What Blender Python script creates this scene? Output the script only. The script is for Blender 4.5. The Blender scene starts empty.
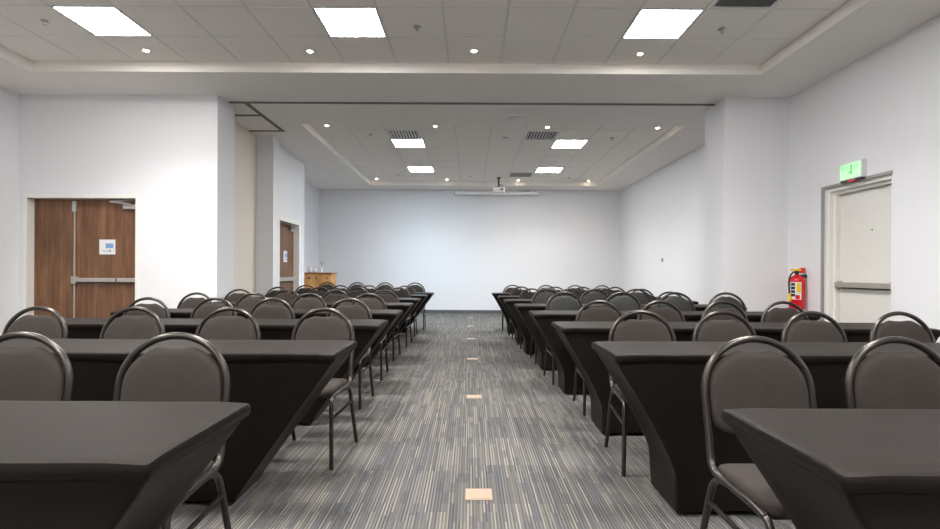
import bpy, bmesh, math, random
from mathutils import Vector, Matrix
random.seed(7)
PI = math.pi
S = bpy.context.scene
C = S.collection

# ------------------------------------------------------------------ camera
cam_d = bpy.data.cameras.new('camera')
cam = bpy.data.objects.new('camera', cam_d); C.objects.link(cam)
cam.location = (0, 0, 1.13); cam.rotation_euler = (PI / 2, -math.radians(0.28), 0)
cam_d.sensor_width = 36; cam_d.lens = 36 * 510 / 940
cam_d.shift_y = 8.5 / 940
cam_d.clip_start = 0.05
S.camera = cam
# ------------------------------------------------------------------ world, exposure
W = bpy.data.worlds.new('world'); S.world = W; W.use_nodes = True
W.node_tree.nodes['Background'].inputs[0].default_value = (0.6, 0.65, 0.7, 1)
W.node_tree.nodes['Background'].inputs[1].default_value = 0.3
S.view_settings.view_transform = 'Standard'
S.view_settings.look = 'None'
S.view_settings.gamma = 1
S.view_settings.use_curve_mapping = False
S.view_settings.exposure = 0.0
PANEL = 50.0        # radiance of a ceiling light panel
BEAM = 41.0         # watts of a panel's downward beam
SPOT = 14.0         # watts of a downlight
CYC = S.cycles
CYC.max_bounces = 14; CYC.diffuse_bounces = 12
CYC.sample_clamp_indirect = 4.0

# ------------------------------------------------------------------ materials
def srgb(r, g, b):
    def f(c):
        c /= 255
        return c / 12.92 if c <= 0.04045 else ((c + 0.055) / 1.055) ** 2.4
    return (f(r), f(g), f(b), 1)

class NT:
    def __init__(s, name):
        s.m = bpy.data.materials.new(name); s.m.use_nodes = True
        s.t = s.m.node_tree; s.b = s.t.nodes['Principled BSDF']
    def n(s, kind, **kw):
        x = s.t.nodes.new(kind)
        for k, v in kw.items(): setattr(x, k, v)
        return x
    def l(s, a, b): s.t.links.new(a, b)
    def math(s, op, a, b=None, c=None):
        x = s.n('ShaderNodeMath', operation=op)
        for i, v in enumerate((a, b, c)):
            if v is None: continue
            if hasattr(v, 'default_value') and not isinstance(v, (int, float)): s.l(v, x.inputs[i])
            else: x.inputs[i].default_value = v
        return x.outputs[0]
    def pos(s):
        g = s.n('ShaderNodeNewGeometry'); sp = s.n('ShaderNodeSeparateXYZ'); s.l(g.outputs['Position'], sp.inputs[0])
        return sp.outputs
    def obj(s):
        g = s.n('ShaderNodeTexCoord'); return g.outputs['Object']
    def vec(s, x, y, z=0.0):
        c = s.n('ShaderNodeCombineXYZ')
        for i, v in enumerate((x, y, z)):
            if isinstance(v, (int, float)): c.inputs[i].default_value = v
            else: s.l(v, c.inputs[i])
        return c.outputs[0]
    def white(s, v):
        w = s.n('ShaderNodeTexWhiteNoise', noise_dimensions='3D'); s.l(v, w.inputs['Vector']); return w.outputs['Value']
    def noise(s, v, scale, detail=3.0, rough=0.5):
        w = s.n('ShaderNodeTexNoise'); w.inputs['Scale'].default_value = scale
        w.inputs['Detail'].default_value = detail; w.inputs['Roughness'].default_value = rough
        if v is not None: s.l(v, w.inputs['Vector'])
        return w.outputs['Fac']
    def ramp(s, f, stops, mode='LINEAR'):
        r = s.n('ShaderNodeValToRGB'); r.color_ramp.interpolation = mode
        e = r.color_ramp.elements
        while len(e) < len(stops): e.new(0.5)
        for i, (p, c) in enumerate(stops): e[i].position = p; e[i].color = c
        s.l(f, r.inputs[0]); return r.outputs['Color']
    def base(s, c):
        if isinstance(c, tuple): s.b.inputs['Base Color'].default_value = c
        else: s.l(c, s.b.inputs['Base Color'])
        return s
    def set(s, **kw):
        for k, v in kw.items(): s.b.inputs[k.replace('_', ' ')].default_value = v
        return s
    def bump(s, h, strength=0.2, dist=0.01):
        b = s.n('ShaderNodeBump'); b.inputs['Strength'].default_value = strength; b.inputs['Distance'].default_value = dist
        s.l(h, b.inputs['Height']); s.l(b.outputs[0], s.b.inputs['Normal']); return s
    def mix(s, f, a, b):
        x = s.n('ShaderNodeMix', data_type='RGBA')
        if isinstance(f, (int, float)): x.inputs[0].default_value = f
        else: s.l(f, x.inputs[0])
        for i, v in ((6, a), (7, b)):
            if isinstance(v, tuple): x.inputs[i].default_value = v
            else: s.l(v, x.inputs[i])
        return x.outputs[2]

def plain(name, col, rough=0.5, metal=0.0, vary=0.04, spec=0.5, scale=8):
    t = NT(name); f = t.noise(t.obj(), scale)
    d = tuple(c * (1 - vary) for c in col[:3]) + (1,); u = tuple(min(1, c * (1 + vary)) for c in col[:3]) + (1,)
    t.base(t.ramp(f, [(0.3, d), (0.7, u)])).set(Roughness=rough, Metallic=metal)
    t.b.inputs['Specular IOR Level'].default_value = spec
    return t.m

def wallpaper():
    t = NT('wall_covering'); p = t.pos()
    a = t.math('ADD', p[0], p[1])
    k = t.math('FLOOR', t.math('DIVIDE', a, 0.006)); z = t.math('FLOOR', t.math('DIVIDE', p[2], 0.8))
    w = t.white(t.vec(k, z))
    f2 = t.noise(t.vec(t.math('MULTIPLY', a, 30), t.math('MULTIPLY', p[2], 0.6)), 1.0)
    f = t.math('ADD', t.math('MULTIPLY', w, 0.45), t.math('MULTIPLY', f2, 0.55))
    t.base(t.ramp(f, [(0.2, (0.765, 0.767, 0.788, 1)), (0.8, (0.782, 0.784, 0.806, 1))])).set(Roughness=0.75)
    t.b.inputs['Specular IOR Level'].default_value = 0.25
    t.bump(f, 0.05, 0.001); return t.m

def carpet():
    t = NT('striped_carpet'); p = t.pos()
    X, Y = p[0], p[1]
    sx = t.math('FLOOR', t.math('DIVIDE', X, 0.0078))
    jit = t.math('MULTIPLY', t.math('FLOOR', t.math('MULTIPLY', t.white(t.vec(sx, 3.0)), 3.0)), 0.333)
    sy = t.math('FLOOR', t.math('ADD', t.math('DIVIDE', Y, 0.5), t.math('MULTIPLY', jit, 0.55)))
    w = t.white(t.vec(sx, sy, 1.0))
    # alternate light and dark threads
    par = t.math('MODULO', t.math('ABSOLUTE', sx), 2.0)
    v = t.math('ADD', t.math('MULTIPLY', w, 0.55), t.math('MULTIPLY', par, 0.45))
    col = t.ramp(v, [(0.0, srgb(66, 66, 69)), (0.25, srgb(74, 74, 76)), (0.5, srgb(86, 85, 85)), (0.7, srgb(102, 100, 96)), (0.95, srgb(127, 122, 113))])
    # occasional tan / blue / violet threads
    w2 = t.white(t.vec(sx, sy, 9.0))
    tan = t.math('GREATER_THAN', w2, 0.90); blu = t.math('LESS_THAN', w2, 0.12)
    col = t.mix(t.math('MULTIPLY', tan, 0.38), col, srgb(108, 99, 86))
    col = t.mix(t.math('MULTIPLY', blu, 0.5), col, srgb(78, 83, 89))
    # darker woven patches a few threads wide
    bx_ = t.math('FLOOR', t.math('DIVIDE', X, 0.034)); by = t.math('FLOOR', t.math('DIVIDE', Y, 0.125))
    w3 = t.white(t.vec(bx_, by, 4.0)); pt = t.math('MULTIPLY', t.math('GREATER_THAN', w3, 0.88), 0.5)
    col = t.mix(pt, col, srgb(71, 71, 74))
    # tile to tile tone
    w4 = t.white(t.vec(t.math('FLOOR', t.math('DIVIDE', X, 0.5)), t.math('FLOOR', t.math('DIVIDE', Y, 0.5)), 6.0))
    tone = t.ramp(w4, [(0.0, (0.90, 0.90, 0.92, 1)), (1.0, (1.06, 1.05, 1.03, 1))])
    m = t.n('ShaderNodeMix', data_type='RGBA', blend_type='MULTIPLY'); m.inputs[0].default_value = 1
    t.l(col, m.inputs[6]); t.l(tone, m.inputs[7])
    t.base(m.outputs[2]).set(Roughness=0.95)
    t.b.inputs['Specular IOR Level'].default_value = 0.1
    t.bump(t.white(t.vec(sx, t.math('FLOOR', t.math('DIVIDE', Y, 0.008)))), 0.25, 0.003)
    return t.m

def wood(name, dark, mid, light, axis=2, rough=0.45, sc=26):
    t = NT(name); p = t.pos()
    a = t.math('ADD', p[0], p[1]) if axis == 2 else p[2]
    b = p[2] if axis == 2 else t.math('ADD', p[0], p[1])
    f = t.noise(t.vec(t.math('MULTIPLY', a, 1.0), t.math('MULTIPLY', b, 0.05)), sc, 5, 0.65)
    g = t.noise(t.vec(t.math('MULTIPLY', a, 0.35), t.math('MULTIPLY', b, 0.06)), sc, 2, 0.5)
    h = t.math('ADD', t.math('MULTIPLY', f, 0.55), t.math('MULTIPLY', g, 0.45))
    t.base(t.ramp(h, [(0.32, dark), (0.5, mid), (0.68, light)])).set(Roughness=rough)
    t.b.inputs['Specular IOR Level'].default_value = 0.35
    return t.m

def fabric(name, c1, c2, rough=0.9, sheen=0.0, scale=380, spec=0.3, bump=0.25, tint=(1, 1, 1, 1)):
    t = NT(name); o = t.obj()
    f = t.noise(o, scale, 2, 0.7); g = t.noise(o, 9, 3, 0.6)
    h = t.math('ADD', t.math('MULTIPLY', f, 0.75), t.math('MULTIPLY', g, 0.25))
    t.base(t.ramp(h, [(0.35, c1), (0.65, c2)])).set(Roughness=rough)
    t.b.inputs['Specular IOR Level'].default_value = spec
    t.b.inputs['Sheen Weight'].default_value = sheen
    t.b.inputs['Sheen Roughness'].default_value = 0.45
    t.b.inputs['Sheen Tint'].default_value = tint
    t.b.inputs['Specular Tint'].default_value = tint
    t.bump(h, bump, 0.002); return t.m

def emit(name, col, strength, em=True):
    t = NT(name); t.base(tuple(col[:3]) + (1,))
    t.b.inputs['Emission Color'].default_value = tuple(col[:3]) + (1,)
    t.b.inputs['Emission Strength'].default_value = strength
    return t.m

M = {
    'wall': wallpaper(),
    'beige': plain('beige_partition_panel', (0.76, 0.71, 0.64, 1), 0.7, vary=0.01, spec=0.2, scale=3),
    'paint': plain('white_soffit_paint', (0.90, 0.87, 0.83, 1), 0.8, vary=0.01, spec=0.2, scale=2),
    'tile': plain('ceiling_tile', (0.91, 0.875, 0.82, 1), 0.9, vary=0.015, spec=0.1, scale=90),
    'tbar': plain('ceiling_grid_metal', (0.76, 0.75, 0.72, 1), 0.6, vary=0.01, spec=0.3),
    'carpet': carpet(),
    'base': plain('dark_baseboard', srgb(84, 86, 92), 0.6),
    'track': plain('dark_track', srgb(104, 100, 96), 0.6),
    'frame': plain('door_frame_paint', (0.83, 0.815, 0.77, 1), 0.45, vary=0.01),
    'door': wood('walnut_door', srgb(82, 56, 39), srgb(110, 77, 54), srgb(140, 102, 75)),
    'door_b': plain('cream_door_paint', (0.75, 0.735, 0.695, 1), 0.5, vary=0.01),
    'steel': plain('brushed_steel', (0.52, 0.50, 0.47, 1), 0.35, metal=0.7),
    'bar': plain('panic_bar_grey', srgb(172, 166, 158), 0.4, metal=0.3),
    'dark': plain('dark_plastic', srgb(40, 40, 40), 0.5),
    'black': plain('black_plastic', srgb(22, 22, 22), 0.45),
    'whitep': plain('white_plastic', (0.75, 0.75, 0.74, 1), 0.4, vary=0.01),
    'greyp': plain('grey_plastic', srgb(150, 148, 144), 0.5, vary=0.01),
    'screen': plain('screen_case_paint', (0.92, 0.92, 0.92, 1), 0.5, vary=0.01),
    'cover': fabric('black_stretch_cloth', (0.0058, 0.0048, 0.0042, 1), (0.0096, 0.0080, 0.0070, 1), rough=0.52, sheen=0.025, scale=260, spec=0.10, bump=0.08, tint=(1.0, 0.84, 0.74, 1)),
    'brown': fabric('brown_grey_upholstery', (0.026, 0.0205, 0.018, 1), (0.046, 0.037, 0.0325, 1), rough=0.9, scale=300, bump=0.2),
    'char': fabric('charcoal_vinyl', (0.017, 0.0175, 0.0165, 1), (0.025, 0.0255, 0.0240, 1), rough=0.55, scale=120, bump=0.05),
    'tube': plain('bronze_black_tube', (0.062, 0.055, 0.050, 1), 0.28, metal=0.75, vary=0.1),
    'pine': wood('orange_pine', srgb(186, 128, 70), srgb(212, 156, 94), srgb(228, 176, 116), rough=0.4, sc=14),
    'pinetop': wood('brown_wood_top', srgb(130, 84, 54), srgb(156, 104, 70), srgb(176, 124, 88), axis=0, rough=0.3, sc=14),
    'red': plain('red_enamel', srgb(204, 20, 32), 0.25, vary=0.03),
    'yellow': plain('yellow_plastic', srgb(236, 196, 36), 0.5),
    'paper': plain('white_paper', (0.78, 0.78, 0.80, 1), 0.7, vary=0.01),
    'blue': plain('light_blue_print', srgb(122, 160, 210), 0.7),
    'greyprint': plain('grey_print', srgb(150, 146, 150), 0.7),
    'brass': plain('peach_brass_plate', srgb(152, 130, 112), 0.5, metal=0.0),
    'porcelain': plain('white_porcelain', (0.78, 0.77, 0.76, 1), 0.2, vary=0.01),
    'leaf': plain('dry_green_sprig', srgb(120, 128, 96), 0.7),
    'lamp': emit('lamp_panel', (1.0, 0.985, 0.96), PANEL),
    'lampc': emit('lamp_panel_cool', (0.70, 0.87, 1.0), PANEL * 1.3),
    'bulb': emit('warm_bulb', (1.0, 0.80, 0.56), 60.0),
    'green': emit('green_lit_sign', (0.50, 0.92, 0.52), 0.6),
    'greend': emit('dark_green_lettering', (0.16, 0.62, 0.22), 0.30),
}

# ------------------------------------------------------------------ mesh helpers
def box(bm, x0, x1, y0, y1, z0, z1, bev=0.0):
    r = bmesh.ops.create_cube(bm, size=1)
    vs = r['verts']
    for v in vs:
        v.co = Vector((x0 + (v.co.x + .5) * (x1 - x0), y0 + (v.co.y + .5) * (y1 - y0), z0 + (v.co.z + .5) * (z1 - z0)))
    if bev:
        es = list({e for v in vs for e in v.link_edges})
        bmesh.ops.bevel(bm, geom=es, offset=bev, segments=2, affect='EDGES', profile=0.5)

def cyl(bm, p, q, r, r2=None, n=14, caps=True):
    p = Vector(p); q = Vector(q); d = q - p
    m = Matrix.Translation((p + q) / 2) @ d.to_track_quat('Z', 'Y').to_matrix().to_4x4()
    bmesh.ops.create_cone(bm, cap_ends=caps, segments=n, radius1=r, radius2=r if r2 is None else r2, depth=d.length, matrix=m)

def lathe(bm, prof, cx=0, cy=0, n=20):
    rings = []
    for r, z in prof:
        rings.append([bm.verts.new((cx + r * math.cos(2 * PI * k / n), cy + r * math.sin(2 * PI * k / n), z)) for k in range(n)])
    for a, b in zip(rings, rings[1:]):
        for k in range(n):
            bm.faces.new((a[k], a[(k + 1) % n], b[(k + 1) % n], b[k]))
    bm.faces.new(rings[0][::-1]); bm.faces.new(rings[-1])

def sweep(bm, pts, r, n=10, flat=1.0, closed=False):
    """tube of radius r along pts (parallel transport); flat scales the binormal radius"""
    P = [Vector(p) for p in pts]; N = len(P)
    T = []
    for i in range(N):
        a = P[i - 1] if (i > 0 or closed) else P[i]; b = P[(i + 1) % N] if (i < N - 1 or closed) else P[i]
        T.append((b - a).normalized())
    up = Vector((0, 1, 0)) if abs(T[0].y) < 0.9 else Vector((1, 0, 0))
    nrm = (up - T[0] * up.dot(T[0])).normalized(); rings = []
    for i in range(N):
        nrm = (nrm - T[i] * nrm.dot(T[i])).normalized(); bn = T[i].cross(nrm)
        rings.append([bm.verts.new(P[i] + nrm * (r * flat * math.cos(2 * PI * k / n)) + bn * (r * math.sin(2 * PI * k / n))) for k in range(n)])
    for i in range(N if closed else N - 1):
        a, b = rings[i], rings[(i + 1) % N]
        for k in range(n): bm.faces.new((a[k], a[(k + 1) % n], b[(k + 1) % n], b[k]))
    if not closed:
        bm.faces.new(rings[0][::-1]); bm.faces.new(rings[-1])

def catmull(pts, n=6):
    P = [Vector(p) for p in pts]; out = []
    for i in range(len(P) - 1):
        p0 = P[max(i - 1, 0)]; p1 = P[i]; p2 = P[i + 1]; p3 = P[min(i + 2, len(P) - 1)]
        for k in range(n):
            t = k / n
            out.append(0.5 * ((2 * p1) + (p2 - p0) * t + (2 * p0 - 5 * p1 + 4 * p2 - p3) * t * t + (3 * p1 - p0 - 3 * p2 + p3) * t ** 3))
    out.append(P[-1]); return out

def obj(name, bm, mat, parent=None, smooth=False, loc=None):
    bmesh.ops.recalc_face_normals(bm, faces=bm.faces)
    me = bpy.data.meshes.new(name); bm.to_mesh(me); bm.free()
    me.materials.append(mat)
    if smooth:
        for p in me.polygons: p.use_smooth = True
        me.set_sharp_from_angle(angle=math.radians(40))
    o = bpy.data.objects.new(name, me); C.objects.link(o)
    if parent: o.parent = parent
    if loc: o.location = loc
    return o

def bx(name, mat, parent, *dims, bev=0.0, smooth=False):
    bm = bmesh.new(); box(bm, *dims, bev=bev); return obj(name, bm, mat, parent, smooth)

def tag(o, label, cat, group=None):
    o['label'] = label; o['category'] = cat
    if group: o['group'] = group
    return o

def thing(name, label, cat, loc=(0, 0, 0), rz=0, group=None):
    o = bpy.data.objects.new(name, None); C.objects.link(o); o.empty_display_size = 0.1
    o.location = loc; o.rotation_euler = (0, 0, rz)
    return tag(o, label, cat, group)

def struct(name, boxes, mat):
    bm = bmesh.new()
    for b in boxes: box(bm, *b)
    o = obj(name, bm, mat); o['kind'] = 'structure'; return o

def dup(root, loc, rz, label, group):
    r = root.copy(); C.objects.link(r); r.location = loc; r.rotation_euler = (0, 0, rz)
    r['label'] = label; r['group'] = group
    for ch in list(root.children):
        c = ch.copy(); C.objects.link(c); c.parent = r
        for g in list(ch.children):
            d = g.copy(); C.objects.link(d); d.parent = c
    return r

# ------------------------------------------------------------------ the room
HS, HT = 3.48, 3.592          # soffit, tray ceiling
YB, YR = 14.4, -4.0           # far wall, wall behind the viewer
XR, XL = 4.225, -6.01
XL2, XL3 = -3.57, -4.26
TOP = 3.80
struct('floor', [(XL - .3, XR + .4, YR - .2, YB + .2, -0.1, 0)], M['carpet'])
struct('wall_back', [(XL3 - .2, XR + .3, YB, YB + .2, 0, TOP)], M['wall'])
struct('wall_rear', [(XL - .2, XR + .3, YR - .2, YR, 0, TOP)], M['wall'])
DY0, DY1, DZ = 5.106, 6.087, 2.15
struct('wall_right', [(XR, XR + .3, YR, DY0, 0, TOP), (XR, XR + .3, DY1, YB, 0, TOP), (XR, XR + .3, DY0, DY1, DZ, TOP),
                      (XR + .2, XR + .3, DY0, DY1, 0, DZ)], M['wall'])
struct('wall_left', [(XL - .2, XL, YR, 7.27, 0, TOP)], M['wall'])
LX0, LX1, LZ = -5.93, -4.415, 2.13
struct('wall_left_return', [(XL, LX0, 6.78, 7.27, 0, TOP), (LX1, -3.365, 6.78, 7.27, 0, TOP), (LX0, LX1, 6.78, 7.27, LZ, TOP),
                            (LX0, LX1, 7.0, 7.27, 0, LZ)], M['wall'])
struct('wall_left_recess', [(-3.9, -3.69, 7.27, 8.8, 0, TOP)], M['beige'])
struct('wall_left_pier', [(-3.9, -3.40, 8.8, 9.08, 0, TOP)], M['wall'])
EY0, EY1, EZ = 9.50, 10.64, 2.13
struct('wall_left_far', [(XL2 - .25, XL2, 9.08, EY0, 0, TOP), (XL2 - .25, XL2, EY1, 10.98, 0, TOP), (XL2 - .25, XL2, EY0, EY1, EZ, TOP),
                         (XL2 - .25, XL2 - .15, EY0, EY1, 0, EZ), (XL3, XL2 - .25, 10.75, 10.98, 0, TOP)], M['wall'])
struct('wall_left_end', [(XL3 - .2, XL3, 10.6, YB, 0, TOP)], M['wall'])
struct('wall_right_pier', [(3.377, XR, 6.78, 7.36, 0, TOP)], M['wall'])

FT = (-5.17, 3.41, -3.2, 6.0)      # trays: x0 x1 y0 y1
BT = (-2.69, 3.41, 8.1, 13.67)
sof = [(XL, FT[0], YR, 7.3, HS, TOP), (FT[1], XR, YR, 7.3, HS, TOP), (FT[0], FT[1], YR, FT[2], HS, TOP), (FT[0], FT[1], FT[3], 7.3, HS, TOP),
       (XL3, BT[0], 7.3, YB, HS, TOP), (BT[1], XR, 7.3, YB, HS, TOP), (BT[0], BT[1], 7.3, BT[2], HS, TOP), (BT[0], BT[1], BT[3], YB, HS, TOP)]
struct('ceiling_soffit', sof, M['paint'])

# suspended tile ceilings in the two trays: bars, and tiles hung a little below them
G = 0.61; GX = 0.346
holes = {}
def tray(name, T, gy, skip):
    x0, x1, y0, y1 = T
    bm = bmesh.new(); box(bm, x0, x1, y0, y1, HT + .004, TOP)
    o = obj(name + '_grid', bm, M['tbar']); o['kind'] = 'structure'
    bm = bmesh.new()
    i0 = math.floor((x0 - GX) / G); i1 = math.ceil((x1 - GX) / G)
    j0 = math.floor((y0 - gy) / G); j1 = math.ceil((y1 - gy) / G)
    g = 0.011
    for i in range(i0, i1):
        for j in range(j0, j1):
            if (i, j) in skip: continue
            a0, a1 = max(x0 + .004, GX + i * G + g), min(x1 - .004, GX + (i + 1) * G - g)
            b0, b1 = max(y0 + .004, gy + j * G + g), min(y1 - .004, gy + (j + 1) * G - g)
            if a1 - a0 < 0.02 or b1 - b0 < 0.02: continue
            box(bm, a0, a1, b0, b1, HT, HT + .012, bev=0.003)
    o = obj(name, bm, M['tile']); o['kind'] = 'structure'
FG, BG = 4.73, 9.40
front_panels = [(i, j) for j in (0, -4, -8, -12) for i in (-7, -3, 2)]  # later rows are unseen; the last is added to brighten near walls and ceiling
back_panels = [(-3, 0), (2, 0), (-3, 4), (2, 4)]
front_vents = [(3, -1)]
back_vents = [(-3, -1), (1, -1), (1, 5)]
tray('ceiling', FT, FG, set(front_panels + front_vents))
tray('ceiling_far', BT, BG, set(back_panels + back_vents))

# partition tracks recessed in the soffit
def track(name, x0, x1, y0, y1):
    bm = bmesh.new(); box(bm, x0, x1, y0, y1, HS - .012, HS + .002)
    o = obj(name, bm, M['track']); o['kind'] = 'structure'
track('trim_1', -3.34, 3.375, 7.035, 7.085)
track('trim_2', -3.15, -3.095, 7.085, 8.50)
track('trim_3', -3.68, -3.155, 7.62, 7.66)
track('trim_4', -3.68, -3.155, 8.46, 8.50)

struct('baseboard_back', [(XL3, XR, YB - .012, YB, 0, .085)], M['base'])
struct('baseboard_right', [(XR - .012, XR, 7.3, YB - .012, 0, .085), (XR - .012, XR, DY1, 6.78, 0, .085), (XR - .012, XR, YR, DY0, 0, .085)], M['base'])
struct('baseboard_left', [(XL, XL + .012, YR, 6.78, 0, .085), (-4.37, -3.365, 6.768, 6.78, 0, .085), (-3.365, -3.333, 6.768, 7.27, 0, .085), (-3.69, -3.678, 7.27, 8.8, 0, .085),
                          (-3.69, -3.40, 8.788, 8.8, 0, .085), (XL3, XL3 + .012, 10.98, YB - .012, 0, .085)], M['base'])

# ------------------------------------------------------------------ doors
def door_root(name):
    o = bpy.data.objects.new(name, None); C.objects.link(o); o['kind'] = 'structure'; return o

# 1: walnut double door in the return wall
d1 = door_root('door_1')
bm = bmesh.new()
for a in ((LX0 - .01, LX0 + .045, 6.765, 6.99, 0, LZ + .025), (LX1 - .03, LX1 + .025, 6.765, 6.99, 0, LZ + .025), (LX0 + .045, LX1 - .03, 6.765, 6.99, LZ - .03, LZ + .025)):
    box(bm, *a, bev=.004)
obj('door_frame', bm, M['frame'], d1)
lx0, lxm, lx1 = LX0 + .047, -5.325, LX1 - .032
bx('door_leaf', M['door'], d1, lx0, lxm - .003, 6.885, 6.93, .008, LZ - .034, bev=.002)
lf = bx('door_leaf', M['door'], d1, lxm + .003, lx1, 6.885, 6.93, .008, LZ - .034, bev=.002)
bm = bmesh.new(); cyl(bm, (lxm + .0, 6.866, .05), (lxm, 6.866, LZ - .08), .011, n=10)
obj('vertical_rod', bm, M['bar'], d1, True)
bm = bmesh.new(); box(bm, lxm - .025, lxm + .025, 6.846, 6.885, LZ - .20, LZ - .06, bev=.006)
obj('rod_latch', bm, M['steel'], d1)
bm = bmesh.new(); box(bm, lxm - .03, lxm + .04, 6.836, 6.885, .96, 1.06, bev=.006); box(bm, lxm + .04, lx1 - .30, 6.825, 6.872, .985, 1.04, bev=.006); box(bm, lx1 - .285, lx1 - .005, 6.825, 6.872, .985, 1.04, bev=.006)
obj('panic_bar', bm, M['bar'], d1)
bm = bmesh.new(); box(bm, lxm + .04, lx1 - .01, 6.872, 6.885, .97, .99); box(bm, lx1 - .302, lx1 - .284, 6.828, 6.872, .987, 1.038)
obj('bar_backing', bm, M['dark'], d1)
bm = bmesh.new(); box(bm, lx1 - .21, lx1 - .02, 6.83, 6.885, LZ - .165, LZ - .105, bev=.006)
obj('door_closer', bm, M['steel'], d1)
bm = bmesh.new(); cyl(bm, (lx1 - .12, 6.84, LZ - .10), (lx1 - .36, 6.80, LZ - .07), .013, n=8); cyl(bm, (lx1 - .36, 6.80, LZ - .068), (lx1 - .08, 6.86, LZ - .045), .012, n=8); box(bm, lx1 - .14, lx1 - .10, 6.83, 6.86, LZ - .13, LZ - .10)
obj('closer_arm', bm, M['steel'], d1)

def notice(name, label, W_, H_, group=None):
    t = thing(name, label, 'notice', group=group)
    bx('sheet', M['paper'], t, -W_ / 2, W_ / 2, -.004, 0, 0, H_)
    bx('picture', M['blue'], t, -W_ * .10, W_ * .38, -.0055, -.004, H_ * .42, H_ * .74)
    bm = bmesh.new(); box(bm, W_ * .12, W_ * .22, -.0055, -.004, H_ * .16, H_ * .32); box(bm, -W_ * .28, -W_ * .14, -.0055, -.004, H_ * .2, H_ * .25); box(bm, -W_ * .08, W_ * .06, -.0055, -.004, H_ * .2, H_ * .25)
    obj('print', bm, M['greyprint'], t)
    return t
n1 = notice('door_notice', 'white paper notice with blue picture taped on the walnut double door', .215, .20); n1.location = (-4.895, 6.884, 1.357)

# 2: single walnut door in the far left wall
d2 = door_root('door_2')
bm = bmesh.new()
X0 = XL2
for a in ((X0 - .08, X0 + .015, EY0 - .06, EY0 + .03, 0, EZ + .05), (X0 - .08, X0 + .015, EY1 - .03, EY1 + .06, 0, EZ + .05), (X0 - .08, X0 + .015, EY0 + .03, EY1 - .03, EZ - .03, EZ + .05)):
    box(bm, *a, bev=.004)
for a in ((X0 - .15, X0 - .08, EY0, EY0 + .04, 0, EZ), (X0 - .15, X0 - .08, EY1 - .04, EY1, 0, EZ), (X0 - .15, X0 - .08, EY0 + .04, EY1 - .04, EZ - .04, EZ)): box(bm, *a)
obj('door_frame', bm, M['frame'], d2)
bx('door_leaf', M['door'], d2, X0 - .145, X0 - .10, EY0 + .045, EY1 - .045, .008, EZ - .045, bev=.002)
bm = bmesh.new(); box(bm, X0 - .098, X0 - .05, EY0 + .05, EY1 - .06, .955, 1.03, bev=.006)
obj('panic_bar', bm, M['bar'], d2)
bm = bmesh.new(); box(bm, X0 - .10, X0 - .05, EY1 - .30, EY1 - .08, EZ - .17, EZ - .12, bev=.006)
obj('door_closer', bm, M['steel'], d2)
bm = bmesh.new(); cyl(bm, (X0 - .06, EY1 - .18, EZ - .11), (X0 - .02, EY1 - .40, EZ - .085), .009, n=8); cyl(bm, (X0 - .02, EY1 - .40, EZ - .083), (X0 - .07, EY1 - .12, EZ - .06), .009, n=8)
obj('closer_arm', bm, M['steel'], d2)
n2 = notice('door_notice', 'small white paper notice on the single walnut door beside the pier', .19, .22)
n2.location = (X0 - .099, 10.12, 1.33); n2.rotation_euler = (0, 0, PI / 2)

# 3: cream emergency door set into the right wall
d3 = door_root('door_3')
bm = bmesh.new()
for a in ((XR + .03, XR + .19, DY1 - .05, DY1, 0, DZ), (XR + .03, XR + .19, DY0, DY0 + .05, 0, DZ), (XR + .03, XR + .19, DY0 + .05, DY1 - .05, DZ - .045, DZ)): box(bm, *a, bev=.003)
for a in ((XR + .075, XR + .19, DY1 - .085, DY1 - .05, 0, DZ - .045), (XR + .075, XR + .19, DY0 + .05, DY0 + .085, 0, DZ - .045), (XR + .075, XR + .19, DY0 + .085, DY1 - .085, DZ - .08, DZ - .045)): box(bm, *a, bev=.003)
obj('door_frame', bm, M['frame'], d3)
bm = bmesh.new()
for a in ((XR - .006, XR + .004, DY1, DY1 + .05, 0, DZ + .03), (XR - .006, XR + .004, DY0, DY1, DZ, DZ + .03)): box(bm, *a)
obj('door_casing', bm, M['greyp'], d3)
bx('door_leaf', M['door_b'], d3, XR + .125, XR + .17, DY0 + .09, DY1 - .09, .008, DZ - .085, bev=.002)
bm = bmesh.new(); box(bm, XR + .06, XR + .112, DY0 + .085, DY1 - .085, .985, 1.045, bev=.006); box(bm, XR + .09, XR + .126, DY0 + .085, DY0 + .14, .97, 1.06, bev=.004); box(bm, XR + .09, XR + .126, DY1 - .14, DY1 - .085, .97, 1.06, bev=.004)
obj('panic_bar', bm, M['bar'], d3)
bx('bar_backing', M['dark'], d3, XR + .112, XR + .125, DY0 + .12, DY1 - .12, .97, 1.0)
bm = bmesh.new(); cyl(bm, (XR + .116, 5.52, 1.62), (XR + .126, 5.52, 1.62), .012, n=12)
obj('viewer_hole', bm, M['steel'], d3)

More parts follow.
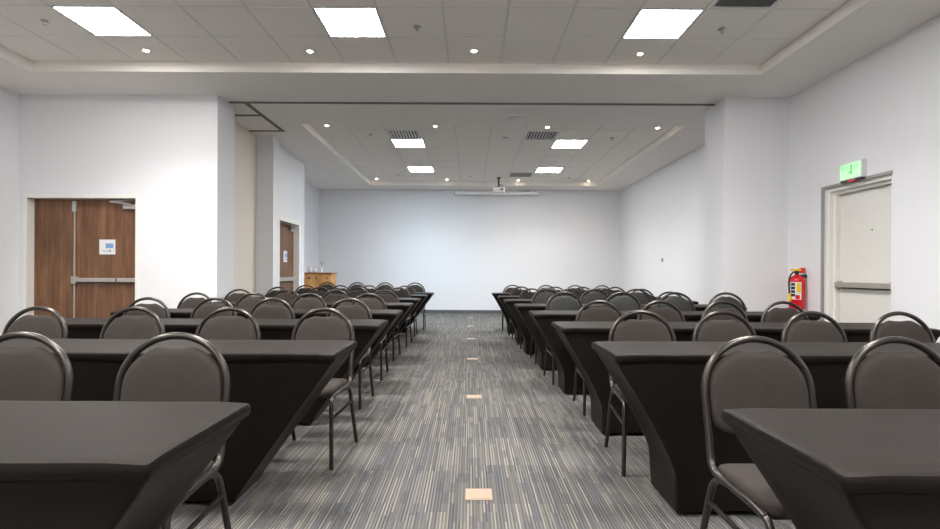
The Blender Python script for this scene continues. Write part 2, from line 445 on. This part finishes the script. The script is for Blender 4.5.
# ------------------------------------------------------------------ ceiling fixtures
def panel_light(i, j, gy, mat, label):
    x0, y0 = GX + i * G, gy + j * G
    t = thing('ceiling_panel_light', label, 'ceiling light', (x0 + G / 2, y0 + G / 2, HT), 0, 'square ceiling panel lights')
    h = G / 2 - .006; w = .02
    bm = bmesh.new()
    for a in ((-h, h, -h, -h + w), (-h, h, h - w, h), (-h, -h + w, -h + w, h - w), (h - w, h, -h + w, h - w)): box(bm, *a, -.004, .006)
    obj('frame', bm, M['whitep'], t)
    bx('diffuser', mat, t, -h + w, h - w, -h + w, h - w, -.001, .004)
    ld = bpy.data.lights.new('beam', 'AREA'); ld.shape = 'SQUARE'; ld.size = 2 * (h - w); ld.energy = BEAM * (1.3 if mat is M['lampc'] else 1)
    ld.color = (0.70, 0.87, 1.0) if mat is M['lampc'] else (1.0, 0.985, 0.96); ld.spread = math.radians(125)
    lo = bpy.data.objects.new('beam', ld); C.objects.link(lo); lo.parent = t; lo.location = (0, 0, -.003)
pl = {(-7, 0): 'square white panel light in the front ceiling over the walnut double door side',
      (-3, 0): 'square white panel light in the front ceiling above the aisle',
      (2, 0): 'square white panel light in the front ceiling beside the slatted vent'}
for (i, j) in front_panels:
    panel_light(i, j, FG, M['lamp'], pl.get((i, j), 'unseen square white panel light in the front ceiling behind the viewer'))
bl = {(-3, 0): 'far ceiling panel light directly beyond the vent, walnut door side', (2, 0): 'far ceiling panel light beyond the vent, fire extinguisher side',
      (-3, 4): 'bluish far ceiling panel light close to the back wall', (2, 4): 'far ceiling panel light beside the small vent near the projector'}
for (i, j) in back_panels:
    panel_light(i, j, BG, M['lampc'] if (i, j) == (-3, 4) else M['lamp'], bl[(i, j)])

def vent(i, j, gy, label, ang=35, n=10):
    x0, y0 = GX + i * G, gy + j * G
    t = thing('ceiling_vent', label, 'vent', (x0 + G / 2, y0 + G / 2, HT), 0, 'louvred ceiling vents')
    h = G / 2 - .006; w = .035
    bm = bmesh.new()
    for a in ((-h, h, -h, -h + w), (-h, h, h - w, h), (-h, -h + w, -h + w, h - w), (h - w, h, -h + w, h - w)): box(bm, *a, -.008, .006)
    obj('frame', bm, M['whitep'], t)
    bx('backing', M['dark'], t, -h + w, h - w, -h + w, h - w, .001, .005)
    bm = bmesh.new()
    for k in range(n):
        c = -h + w + (k + .5) * (2 * (h - w)) / n
        q = bmesh.ops.create_cube(bm, size=1)['verts']
        mt = Matrix.Translation((c, 0, -.004)) @ Matrix.Rotation(math.radians(-ang), 4, 'Y') @ Matrix.Diagonal((.022, 2 * (h - w), .002, 1))
        for v in q: v.co = mt @ v.co
    obj('louvres', bm, M['whitep'], t)
vent(3, -1, FG, 'large slatted vent at the front ceiling edge beside a panel light', 40, 22)
vent(-3, -1, BG, 'slatted vent in the far ceiling on the walnut door side')
vent(1, -1, BG, 'slatted vent in the far ceiling next to the small white box')
vent(1, 5, BG, 'slatted vent in the far ceiling close to the projector')

def downlight(x, y, label):
    t = thing('downlight', label, 'downlight', (x, y, HT), 0, 'small warm recessed downlights')
    bm = bmesh.new()
    n = 24; prof = [(.030, .004), (.030, -.003), (.036, -.006), (.050, -.004), (.052, .004)]
    rings = [[bm.verts.new((r * math.cos(2 * PI * k / n), r * math.sin(2 * PI * k / n), z)) for k in range(n)] for r, z in prof]
    for a, b in zip(rings, rings[1:]):
        for k in range(n): bm.faces.new((a[k], a[(k + 1) % n], b[(k + 1) % n], b[k]))
    obj('trim_ring', bm, M['whitep'], t, True)
    bm = bmesh.new(); lathe(bm, [(.004, -.012), (.018, -.009), (.028, -.003), (.0295, .003)], n=20)
    obj('bulb', bm, M['bulb'], t, True)
    ld = bpy.data.lights.new('lamp', 'SPOT'); ld.energy = SPOT; ld.color = (1.0, 0.82, 0.62); ld.spot_size = math.radians(105); ld.spot_blend = 0.7; ld.shadow_soft_size = 0.03
    lo = bpy.data.objects.new('lamp', ld); C.objects.link(lo); lo.parent = t; lo.location = (0, 0, -.03)
def at_c(px, py, Z): return ((px - 470) * (Z - 1.13) / (273 - py), 510 * (Z - 1.13) / (273 - py))
names = ['over the walnut double door side', 'just before the aisle panel light', 'in mid ceiling above the aisle', 'on the fire extinguisher side']
for k, (px, py) in enumerate(((145, 52), (309, 52), (473, 51), (639, 53))):
    downlight(*at_c(px, py, HT), 'warm downlight at the front ceiling step, ' + names[k])
names = ['first from the left tray edge', 'second, beside the louvred vent', 'third, beside the second vent', 'fourth, before the right tray edge']
names = ['by the walnut door tray edge', 'right after the first vent', 'beyond the small white box', 'by the fire extinguisher tray edge']
for k, (px, py) in enumerate(((326, 126.3), (434.5, 126.3), (546.5, 126.7), (657, 127))):
    downlight(*at_c(px, py, HT), 'warm downlight at the near end of the far ceiling, ' + names[k])
for k, (px, py) in enumerate(((376, 179.3), (446.5, 179.5), (518, 180), (588, 180.2))):
    downlight(*at_c(px, py, HT), 'warm downlight washing the far tray step, ' + ['beside the walnut door corner', 'before the projector on its door side', 'next to the projector and small vent', 'at the extinguisher side corner'][k])

def sprinkler(px, py, label, cat='sprinkler', big=False):
    x, y = at_c(px, py, HT)
    t = thing('smoke_detector' if big else 'sprinkler_head', label, 'smoke detector' if big else 'sprinkler', (x, y, HT), 0, None if big else 'ceiling sprinkler heads')
    if big:
        bm = bmesh.new(); lathe(bm, [(.06, .002), (.06, -.012), (.05, -.018), (.048, -.032), (.03, -.042), (.005, -.044)], n=24)
        obj('housing', bm, M['whitep'], t, True)
        bm = bmesh.new(); lathe(bm, [(.051, -.020), (.051, -.028)], n=24); obj('sensor_slot', bm, M['dark'], t)
    else:
        bm = bmesh.new(); lathe(bm, [(.040, .002), (.040, -.004), (.030, -.010), (.012, -.012)], n=20); obj('escutcheon', bm, M['steel'], t, True)
        bm = bmesh.new(); cyl(bm, (0, 0, -.012), (0, 0, -.038), .007, n=10); lathe(bm, [(.018, -.036), (.018, -.039)], n=14); obj('nozzle', bm, M['steel'], t)
sprinkler(416, 27, 'sprinkler head in the front ceiling above the aisle')
sprinkler(721, 28, 'sprinkler head in the front ceiling below the large vent')
sprinkler(44, 23, 'sprinkler head in the front ceiling over the walnut door side')
sprinkler(370, 135, 'sprinkler head in the far ceiling on the walnut door side')
sprinkler(611.5, 137, 'sprinkler head in the far ceiling on the extinguisher side')
sprinkler(397.5, 175, 'sprinkler head at the far ceiling end beside the bluish panel light')
sprinkler(470, 176, 'sprinkler head at the far ceiling end before the projector', big=False)
sprinkler(568.5, 177, 'sprinkler head at the far ceiling end, extinguisher side')
sprinkler(505.5, 136.5, 'round smoke detector in the far ceiling between two vents', big=True)

# small white unit under the soffit
t = thing('ceiling_sensor_box', 'small white sensor box fixed under the soffit behind the partition track', 'sensor', (.665, 7.58, HS))
bx('housing', M['whitep'], t, -.15, .15, -.07, .07, -.055, 0, bev=.008)
bx('grille', M['greyp'], t, -.13, .13, -.074, -.066, -.05, -.042)

# projector and screen case
t = thing('projector', 'white projector hanging on a black pole before the far wall', 'projector', (.73, 13.15, HT))
bm = bmesh.new(); cyl(bm, (0, 0, 0), (0, 0, -.24), .022, n=14); cyl(bm, (0, 0, .0), (0, 0, -.015), .06, n=18); obj('pole', bm, M['black'], t, True)
bx('bracket', M['black'], t, -.11, .06, -.06, .06, -.255, -.235, bev=.004)
bx('body', M['whitep'], t, -.155, .155, -.12, .12, -.385, -.257, bev=.015, smooth=True)
bm = bmesh.new(); cyl(bm, (.08, -.12, -.32), (.08, -.145, -.32), .04, n=18); obj('lens', bm, M['greyp'], t, True)
bm = bmesh.new(); sweep(bm, catmull([(.0, -.02, -.20), (.08, -.06, -.20), (.11, -.10, -.26), (.06, -.125, -.30), (.02, -.13, -.33)]), .008, n=8); obj('cable', bm, M['black'], t, True)
t = thing('projection_screen_case', 'long white rolled projection screen case along top of far wall', 'projection screen', (.735, 14.22, HS))
bm = bmesh.new(); box(bm, -1.17, 1.17, -.055, .055, -.165, -.09, bev=.012); obj('case', bm, M['screen'], t, True)
for s in (-1, 1): bx('end_cap', M['greyp'], t, min(s * 1.17, s * 1.185), max(s * 1.17, s * 1.185), -.05, .05, -.16, -.095)
for s in (-1, 1): bx('bracket', M['screen'], t, s * .95 - .015, s * .95 + .015, -.02, .17, -.09, -.004)

# wall bits
t = thing('light_switch', 'white switch plate on the blank far wall', 'switch', (2.74, YB, 1.23))
bx('plate', M['whitep'], t, -.04, .04, -.012, 0, -.06, .06, bev=.003)
bx('rocker', M['paper'], t, -.018, .018, -.017, -.011, -.03, .03, bev=.002)
t = thing('wall_socket', 'tiny dark wall fitting on the plain wall beyond the pier', 'socket', (XR, 11.2, 1.435))
bx('plate', M['greyp'], t, -.008, 0, -.045, .045, -.045, .045, bev=.002)
bx('socket', M['dark'], t, -.014, -.008, -.018, .018, -.018, .018)

# exit sign
t = thing('exit_sign', 'green lit exit sign in white box above the cream door', 'exit sign', (XR, 5.60, 2.18))
bx('box', M['whitep'], t, -.055, 0, -.17, .17, 0, .19, bev=.004)
bx('lit_face', M['green'], t, -.058, -.055, -.145, .15, .015, .175)
bm = bmesh.new()
for k, (a, b, c, d) in enumerate(((.118, .126, .11, .16), (.09, .10, .11, .16), (.06, .066, .11, .16), (.028, .036, .10, .165), (-.005, .03, .07, .085), (-.03, -.004, .05, .16), (-.07, -.062, .10, .16), (-.11, -.10, .11, .16))):
    box(bm, -.0595, -.058, a, b, c, d)
obj('marking', bm, M['greend'], t)
bx('base_rail', M['dark'], t, -.05, -.002, -.15, .16, -.02, 0)
bx('indicator', M['red'], t, -.052, -.008, -.06, .04, -.026, -.006)

# fire extinguisher
t = thing('fire_extinguisher', 'red fire extinguisher hung on the wall beside the cream door', 'fire extinguisher', (4.115, 6.42, .69))
bm = bmesh.new(); lathe(bm, [(.05, 0), (.082, .006), (.088, .03), (.088, .36), (.082, .39), (.06, .415), (.034, .428), (.028, .44)], n=28); obj('cylinder', bm, M['red'], t, True)
bm = bmesh.new(); cyl(bm, (0, 0, .43), (0, 0, .485), .022, n=14); box(bm, -.02, .02, -.02, .02, .455, .48); obj('valve', bm, M['dark'], t)
bm = bmesh.new(); box(bm, -.075, .055, -.012, .012, .485, .512, bev=.004); obj('handle', bm, M['yellow'], t)['label'] = 'yellow handle'
bm = bmesh.new(); box(bm, .045, .09, -.025, .025, .46, .525, bev=.006); obj('gauge', bm, M['red'], t)
bm = bmesh.new(); sweep(bm, catmull([(.0, -.02, .465), (-.06, -.05, .475), (-.105, -.05, .44), (-.118, -.03, .36), (-.116, -.03, .26), (-.113, -.03, .20)]), .0095, n=10); obj('hose', bm, M['black'], t, True)
bm = bmesh.new(); cyl(bm, (-.113, -.03, .205), (-.113, -.03, .11), .014, .022, n=14); obj('nozzle', bm, M['yellow'], t, True)
def patch(name, a0, a1, z0, z1, r, mat, par):
    bm = bmesh.new(); n = 10; V = []
    for k in range(n + 1):
        a = a0 + (a1 - a0) * k / n
        V.append([bm.verts.new((rr * math.cos(a), rr * math.sin(a), z)) for rr in (r, r + .0012) for z in (z0, z1)])
    for p, q in zip(V, V[1:]):
        for e in ((0, 1), (1, 3), (3, 2), (2, 0)): bm.faces.new((p[e[0]], p[e[1]], q[e[1]], q[e[0]]))
    bm.faces.new((V[0][0], V[0][1], V[0][3], V[0][2])); bm.faces.new((V[-1][0], V[-1][1], V[-1][3], V[-1][2]))
    return obj(name, bm, mat, par)
lab = patch('label', math.radians(182), math.radians(270), .13, .345, .0885, M['paper'], t)
patch('yellow_block', math.radians(236), math.radians(266), .22, .335, .0898, M['yellow'], lab)
for k in range(4): patch('print', math.radians(196), math.radians(226), .335 - k * .045 - .034, .335 - k * .045, .0898, M['black'], lab)
patch('red_block', math.radians(228), math.radians(258), .135, .185, .0898, M['red'], lab)
bx('wall_bracket', M['dark'], t, .05, .109, -.03, .03, .40, .44)

# floor boxes along the aisle
fb = ['first in line from the viewer', 'second in line from the viewer', 'third in line from the viewer', 'fourth in line from the viewer', 'fifth in line from the viewer', 'last before the far wall']
for k in range(6):
    y = 2.6 + k * 2.05; x = .05 - .008 * k
    t = thing('floor_socket_box', 'square peach floor socket cover in the aisle carpet, ' + fb[k], 'floor socket', (x, y, 0), 0, 'floor socket covers down the aisle')
    bx('frame', M['brass'], t, -.068, .068, -.066, .066, 0, .004, bev=.0015)
    bx('lid', M['brass'], t, -.040, .058, -.052, .052, .004, .006, bev=.0008)

# sideboard with crockery
t = thing('sideboard', 'orange pine sideboard with small dark knobs by the far corner', 'sideboard', (-3.86, 13.05, 0))
bx('carcass', M['pine'], t, -.37, .37, -.22, .25, .06, 1.08, bev=.004)
bx('top', M['pinetop'], t, -.39, .39, -.25, .27, 1.08, 1.125, bev=.006)
bx('plinth', M['pinetop'], t, -.35, .35, -.19, .23, 0, .06)
for (a, b, kn) in ((-.36, -.185, (-.205,)), (-.175, .02, (-.155, .0)), (.03, .36, (.27,))):
    d = bx('door', M['pine'], t, a, b, -.24, -.22, .09, 1.06, bev=.004)
    for kx in kn:
        bm = bmesh.new(); cyl(bm, (kx, -.24, .985), (kx, -.265, .985), .016, .02, n=12); obj('knob', bm, M['black'], d, True)
def cup(x, y, label, s=1.0):
    t = thing('cup_stack', label, 'cups', (x, y, 1.1255))
    bm = bmesh.new(); lathe(bm, [(.032 * s, 0), (.05 * s, .01), (.060 * s, .05 * s), (.061 * s, .075 * s), (.055 * s, .085 * s)], n=22); obj('cup', bm, M['porcelain'], t, True)
    bm = bmesh.new(); lathe(bm, [(.03 * s, .0855 * s), (.042 * s, .092 * s), (.048 * s, .12 * s), (.046 * s, .145 * s), (.03 * s, .152 * s)], n=22); obj('upper_cup', bm, M['porcelain'], t, True)
cup(-4.10, 13.03, 'white porcelain cups on the sideboard end beside the walnut door')
cup(-3.98, 13.08, 'white porcelain cups on the sideboard beside the little vase', .95)
t = thing('vase', 'slim pale vase with a thin sprig on the pine sideboard', 'vase', (-3.80, 13.05, 1.1255))
bm = bmesh.new(); lathe(bm, [(.024, 0), (.03, .02), (.026, .08), (.014, .12), (.017, .14)], n=18); obj('vessel', bm, M['porcelain'], t, True)
bm = bmesh.new()
for a in (-.5, 0., .6): sweep(bm, catmull([(0, 0, .13), (a * .02, .01, .19), (a * .07, .0, .26)]), .004, n=6); cyl(bm, (a * .07, 0, .25), (a * .085, 0, .285), .012, .003, n=6)
obj('sprig', bm, M['leaf'], t)

# ------------------------------------------------------------------ tables
TL, TD, TH = 2.68, 0.49, 0.75
def cover_bm(e, seed, straight):
    rnd = random.Random(seed)
    ph = [rnd.uniform(0, 6.28) for _ in range(8)]
    hx, hy = TL / 2, TD / 2
    per = []                      # (x, y, side, s) on the unit outline
    NLs, NSs, NC, R = 40, 12, 4, .014
    def corner(cx, cy, a0):
        return [(cx + R * math.cos(a0 + PI / 2 * k / NC), cy + R * math.sin(a0 + PI / 2 * k / NC)) for k in range(NC + 1)]
    cs = [corner(hx - R, hy - R, 0), corner(-hx + R, hy - R, PI / 2), corner(-hx + R, -hy + R, PI), corner(hx - R, -hy + R, 1.5 * PI)]
    for i in range(4):
        per += cs[i]
        a, b = cs[i][-1], cs[(i + 1) % 4][0]; n = NLs if i % 2 == 0 else NSs
        per += [(a[0] + (b[0] - a[0]) * k / n, a[1] + (b[1] - a[1]) * k / n) for k in range(1, n)]
    lv = [(.750, .030, .030), (.750, .012, .012), (.747, .003, .003), (.741, .0, .0), (.734, .0, .0), (.722, .001, .001), (.714, .007, .007), (.707, .018, .018)]
    body = [.66, .60, .54, .48, .42, .36, .30, .25, .20, .15, .10, .05, .018]
    for z in body:
        t = (.697 - z) / .697
        u = min(1, t / .66); fx = (u if u < .8 else .8 + (u - .8) * (1 - (u - .8) / .4 * .5) ) 
        prof = min(1.0, t / .96) ** 0.98 if straight else (1 - max(0.0, 1 - t / .72) ** 1.2)
        lv.append((z, .018 + (e - .018) * prof, .018 + .055 * t ** .8))
    bm = bmesh.new(); rings = []
    for li, (z, ix, iy) in enumerate(lv):
        ring = []
        for (x, y) in per:
            sx, sy = x / hx, y / hy
            px, py = x * (hx - ix) / hx, y * (hy - iy) / hy - (0 if straight else .10 * max(0, (.707 - z) / .707))
            zz = z
            tb = max(0.0, (.697 - z) / .697)
            if abs(sy) < .9 and abs(sx) > .97:      # stretched ends pull inwards between the corners
                px -= math.copysign(.035 * math.sin(PI * min(1, tb * 1.15)) ** 1.0 * (1 - sy * sy), px) if tb < .87 else 0
            if abs(sy) > .95 and tb > 0:            # long faces: a slight pull and a raised hem
                py -= math.copysign(.02 * math.sin(PI * min(1, tb)) * (1 - sx * sx), py)
                zz += .022 * (1 - sx * sx) * tb ** 3
            if 1 <= li <= 7:                        # uneven lip
                w = .0022 * math.sin(7 * sx + ph[0]) + .0018 * math.sin(17 * sx + ph[1] + 3 * sy) + .0012 * math.sin(31 * sx + ph[2])
                zz += w * (.25 if li < 3 else 1)
                k = max(0, abs(sx) - .955) / .045 * max(0, abs(sy) - .75) / .25
                zz -= .010 * k * k * (.6 if li < 3 else 1)
            ring.append(bm.verts.new((px, py, zz)))
        rings.append(ring)
    n = len(per)
    for a, b in zip(rings, rings[1:]):
        for k in range(n): bm.faces.new((a[k], b[k], b[(k + 1) % n], a[(k + 1) % n]))
    bm.faces.new(rings[0])
    hem = [tuple(v.co) for v in rings[7]]
    return bm, hem

def make_table(e, seed, straight):
    t = thing('banquet_table', '-', 'table')
    bm, hem = cover_bm(e, seed, straight)
    cv = obj('table_cover', bm, M['cover'], t, True)
    bm = bmesh.new(); sweep(bm, [Vector(p) for p in hem], .0018, n=6, closed=True); obj('hem', bm, M['cover'], cv, True)
    for s in (-1, 1):
        for q in (-1, 1):
            bm = bmesh.new(); x, y = s * (TL / 2 - e - .035), q * (TD / 2 - .073 - .03) - (0 if straight else .096)
            cyl(bm, (x, y, .012), (x, y, .14 if straight else .16), .014, n=12); cyl(bm, (x, y, 0), (x, y, .014), .024, .018, n=14)
            obj('leg', bm, M['black'], t, True)
    return t
FAR_R = [(.715, 1.46), (.687, 2.89), (.648, 4.06), (.602, 5.25), (.551, 6.42), (.492, 7.55), (.472, 8.70), (.425, 9.97)]
FAR_L = [(-.64, 1.505), (-.631, 2.87), (-.661, 4.16), (-.687, 5.26), (-.715, 6.50), (-.738, 7.73), (-.738, 8.95), (-.70, 9.98)]
ORD = ['first', 'second', 'third', 'fourth', 'fifth', 'sixth', 'seventh', 'eighth']
for side, rows, e in (('extinguisher', FAR_R, .28), ('walnut door', FAR_L, .50)):
    st = side != 'extinguisher'
    protos = [make_table(e, 23 if st else 11, st), make_table(e, 47 if st else 31, st)]
    for k, (x, yf) in enumerate(rows):
        cx = x + (TL / 2 if side == 'extinguisher' else -TL / 2); loc = (cx, yf - TD / 2, 0)
        lb = f'long table in fitted black stretch cover, {ORD[k]} from the viewer on the {side} side'
        if k == 0: lb = f'long black covered table at the very front on the {side} side'
        if k == 7: lb = f'long black covered table, last before the far wall on the {side} side'
        gp = f'black covered tables on the {side} side'
        if k < 2:
            o = protos[k]; o.location = loc; o['label'] = lb; o['group'] = gp
        else: dup(protos[k % 2], loc, 0, lb, gp)

# ------------------------------------------------------------------ chairs (origin on the floor under the backrest, seat towards -Y)
def make_chair(name, pad_m, zt, dip, hole, back_bot=.53):
    t = thing(name, '-', 'chair')
    RX, RZ = .201, .195; zc = zt - .014 - RZ
    lean = lambda z: max(0.0, (z - .46)) * .16
    # frame: arch, uprights, rails under the seat
    pts = []
    side = [(-.203, -.36, .405), (-.203, -.28, .414), (-.203, -.15, .414), (-.203, -.065, .418), (-.203, -.025, .44), (-.202, -.008, .48), (-.200, 0.003, .53), (-.199, lean(.60), .60)]
    pts += catmull(side, 5)
    for k in range(29):
        a = PI - PI * k / 28
        z = zc + RZ * math.sin(a); pts.append(Vector((RX * math.cos(a), lean(z), z)))
    pts += [Vector((-p.x, p.y, p.z)) for p in reversed(catmull(side, 5))]
    bm = bmesh.new(); sweep(bm, pts, .0135, n=10); obj('back_frame', bm, M['tube'], t, True)
    # upholstered back with a hand hole left open at the top
    ri, rzi = RX - .015, RZ - .015
    out = []
    def shrink(a):                                   # the pad draws away from the tube towards the top
        q = max(0.0, min(1.0, (math.sin(a) - .42) / .5)); return 1 - .075 * q * q * (3 - 2 * q)
    ztop = zt - .028 - dip + .007                    # pad corners either side of the dip
    th = PI / 4
    for _ in range(40):
        th = math.asin(min(1, (ztop - zc) / (rzi * shrink(th))))
    hole = ri * shrink(th) * math.cos(th)
    for k in range(25):                              # dipped top edge, from right to left
        s = 1 - 2 * k / 24; x = hole * s
        z = (zt - .028 - dip) + (ztop - (zt - .028 - dip)) * abs(s) ** 2.0
        out.append((x, z))
    for k in range(1, 15):
        a = (PI - th) + th * k / 14; out.append((ri * shrink(a) * math.cos(a), zc + rzi * shrink(a) * math.sin(a)))
    wb = ri - .004
    for k in range(1, 6): out.append((-ri + .004 * k / 6, zc - (zc - back_bot - .06) * k / 6))
    for k in range(0, 6):
        a = PI + PI / 2 * k / 5; out.append((-wb + .06 + .06 * math.cos(a), back_bot + .06 + .06 * math.sin(a)))
    left = [p for p in out if p[0] < -1e-6][::-1]
    full = out + [(-x, z) for (x, z) in reversed(out[25:])]
    for _ in range(5):                               # round the corners off
        full = [((full[i - 1][0] + 2 * full[i][0] + full[(i + 1) % len(full)][0]) / 4, (full[i - 1][1] + 2 * full[i][1] + full[(i + 1) % len(full)][1]) / 4) for i in range(len(full))]
    cz = .68; bm = bmesh.new()
    prof = [(.985, 0.0), (1.0, .006), (.985, .013), (.94, .019), (.85, .023), (.6, .026), (.3, .027)]
    def ring(s, dy):
        r = []
        for (x, z) in full:
            zz = cz + (z - cz) * s; xx = x * s
            r.append(bm.verts.new((xx, lean(zz) + dy, zz)))
        return r
    fr = [ring(s, -d) for s, d in prof]; bk = [ring(s, d * .8) for s, d in prof[1:]]
    chain = fr[::-1] + bk
    for a, b in zip(chain, chain[1:]):
        for k in range(len(full)): bm.faces.new((a[k], a[(k + 1) % len(full)], b[(k + 1) % len(full)], b[k]))
    bm.faces.new(chain[0]); bm.faces.new(chain[-1][::-1])
    obj('backrest', bm, pad_m, t, True)
    # seat: rounded outline, domed pad on a thin pan
    o2 = []
    for cx, cy, a0, r in ((.13, -.31, -PI / 2, .075), (.165, -.055, 0, .03), (-.165, -.055, PI / 2, .03), (-.13, -.31, PI, .075)):
        for k in range(9):
            a = a0 + PI / 2 * k / 8; o2.append((cx + r * math.cos(a) * (1 if abs(cx) > .14 else 1.0), cy + r * math.sin(a)))
    bm = bmesh.new(); sp = [(.93, .420), (.985, .421), (1.0, .432), (.995, .444), (.965, .455), (.9, .461), (.7, .466), (.35, .468)]
    R = [[bm.verts.new((x * s, -.205 + (y + .205) * s, z - .012 * max(0, (y + .205) / .18) - .012 * max(0, -(y + .30) / .085) ** 2)) for (x, y) in o2] for s, z in sp]
    for a, b in zip(R, R[1:]):
        for k in range(len(o2)): bm.faces.new((a[k], a[(k + 1) % len(o2)], b[(k + 1) % len(o2)], b[k]))
    bm.faces.new(R[0][::-1]); bm.faces.new(R[-1])
    obj('seat', bm, pad_m, t, True)
    bx('seat_pan', M['black'], t, -.187, .187, -.36, -.04, .398, .419, bev=.004)
    for s in (-1, 1):
        x = s * .203
        f = catmull([(x, -.345, .407), (x, -.372, .395), (x * 1.01, -.386, .365), (x * 1.02, -.392, .25), (x * 1.04, -.400, .004)], 6)
        bm = bmesh.new(); sweep(bm, f, .0125, n=10); obj('leg', bm, M['tube'], t, True)
        r = catmull([(x, -.13, .408), (x, -.085, .405), (x * 1.005, -.05, .385), (x * 1.015, -.025, .34), (x * 1.03, .025, .18), (x * 1.05, .085, .004)], 6)
        bm = bmesh.new(); sweep(bm, r, .0125, n=10); obj('leg', bm, M['tube'], t, True)
        bm = bmesh.new(); sweep(bm, [(x * 1.015, -.388, .285), (x * 1.015, -.2, .292), (x * 1.02, -.012, .300)], .009, n=8); obj('side_stretcher', bm, M['tube'], t, True)
    return t
brown = make_chair('banquet_chair', M['brown'], .897, .036, .092)
dark = make_chair('banquet_chair', M['char'], .932, .024, .075)
used = {}
CH = {  # side: row -> (y of backrest, [x ...], kind)
    'extinguisher': [(1.88, [1.085, 1.625], 'b'), (3.225, [1.10, 1.635, 2.205, 2.77], 'b'), (4.44, [1.14, 1.68, 2.24, 2.77], 'b'), (5.57, [1.045, 1.68, 2.27, 2.83], 'd'),
                     (6.73, [1.03, 1.665, 2.21, 2.68], 'd'), (7.97, [.975, 1.58, 2.15, 2.70], 'b'), (9.10, [.925, 1.53, 2.03, 2.61], 'b'), (10.36, [.873, 1.56, 2.15, 2.70], 'b')],
    'walnut door': [(1.90, [-1.125, -1.725], 'b'), (3.33, [-.97, -1.595, -2.225, -2.87], 'b'), (4.60, [-1.10, -1.80, -2.33, -2.94], 'b'), (5.72, [-1.145, -1.82, -2.45, -3.10], 'b'),
                    (6.95, [-1.175, -1.845, -2.525, -3.17], 'b'), (8.17, [-1.155, -1.815, -2.42, -3.09], 'b'), (9.38, [-1.195, -1.865, -2.40, -3.04], 'b'), (10.42, [-1.125, -1.745, -2.31, -2.93], 'd')]}
CO = ['nearest the aisle'.replace('nearest', 'next to'), 'second from the aisle', 'third from the aisle', 'fourth from the aisle']
rj = random.Random(5)
for side, rows in CH.items():
    for r, (y, xs, kind) in enumerate(rows):
        for k, x in enumerate(xs):
            kk = kind
            yy = y
            if side == 'extinguisher' and r == 4 and k == 3: kk = 'b'; yy = y + .05
            o = brown if kk == 'b' else dark
            rz = math.radians(rj.uniform(-2.5, 2.5)) 
            if r == 1 and k == 0: rz = math.radians(-4 if side == 'extinguisher' else -4)
            col = 'brown' if kk == 'b' else 'charcoal'
            lb = f'{col} banquet chair {CO[k]} behind {ORD[r]} table from viewer, {side} side'
            gp = f'{"brown" if kk == "b" else "charcoal"} banquet chairs on the {side} side'
            if kk not in used:
                used[kk] = 1; o.location = (x, yy, 0); o.rotation_euler = (0, 0, rz); o['label'] = lb; o['group'] = gp
            else: dup(o, (x, yy, 0), rz, lb, gp)
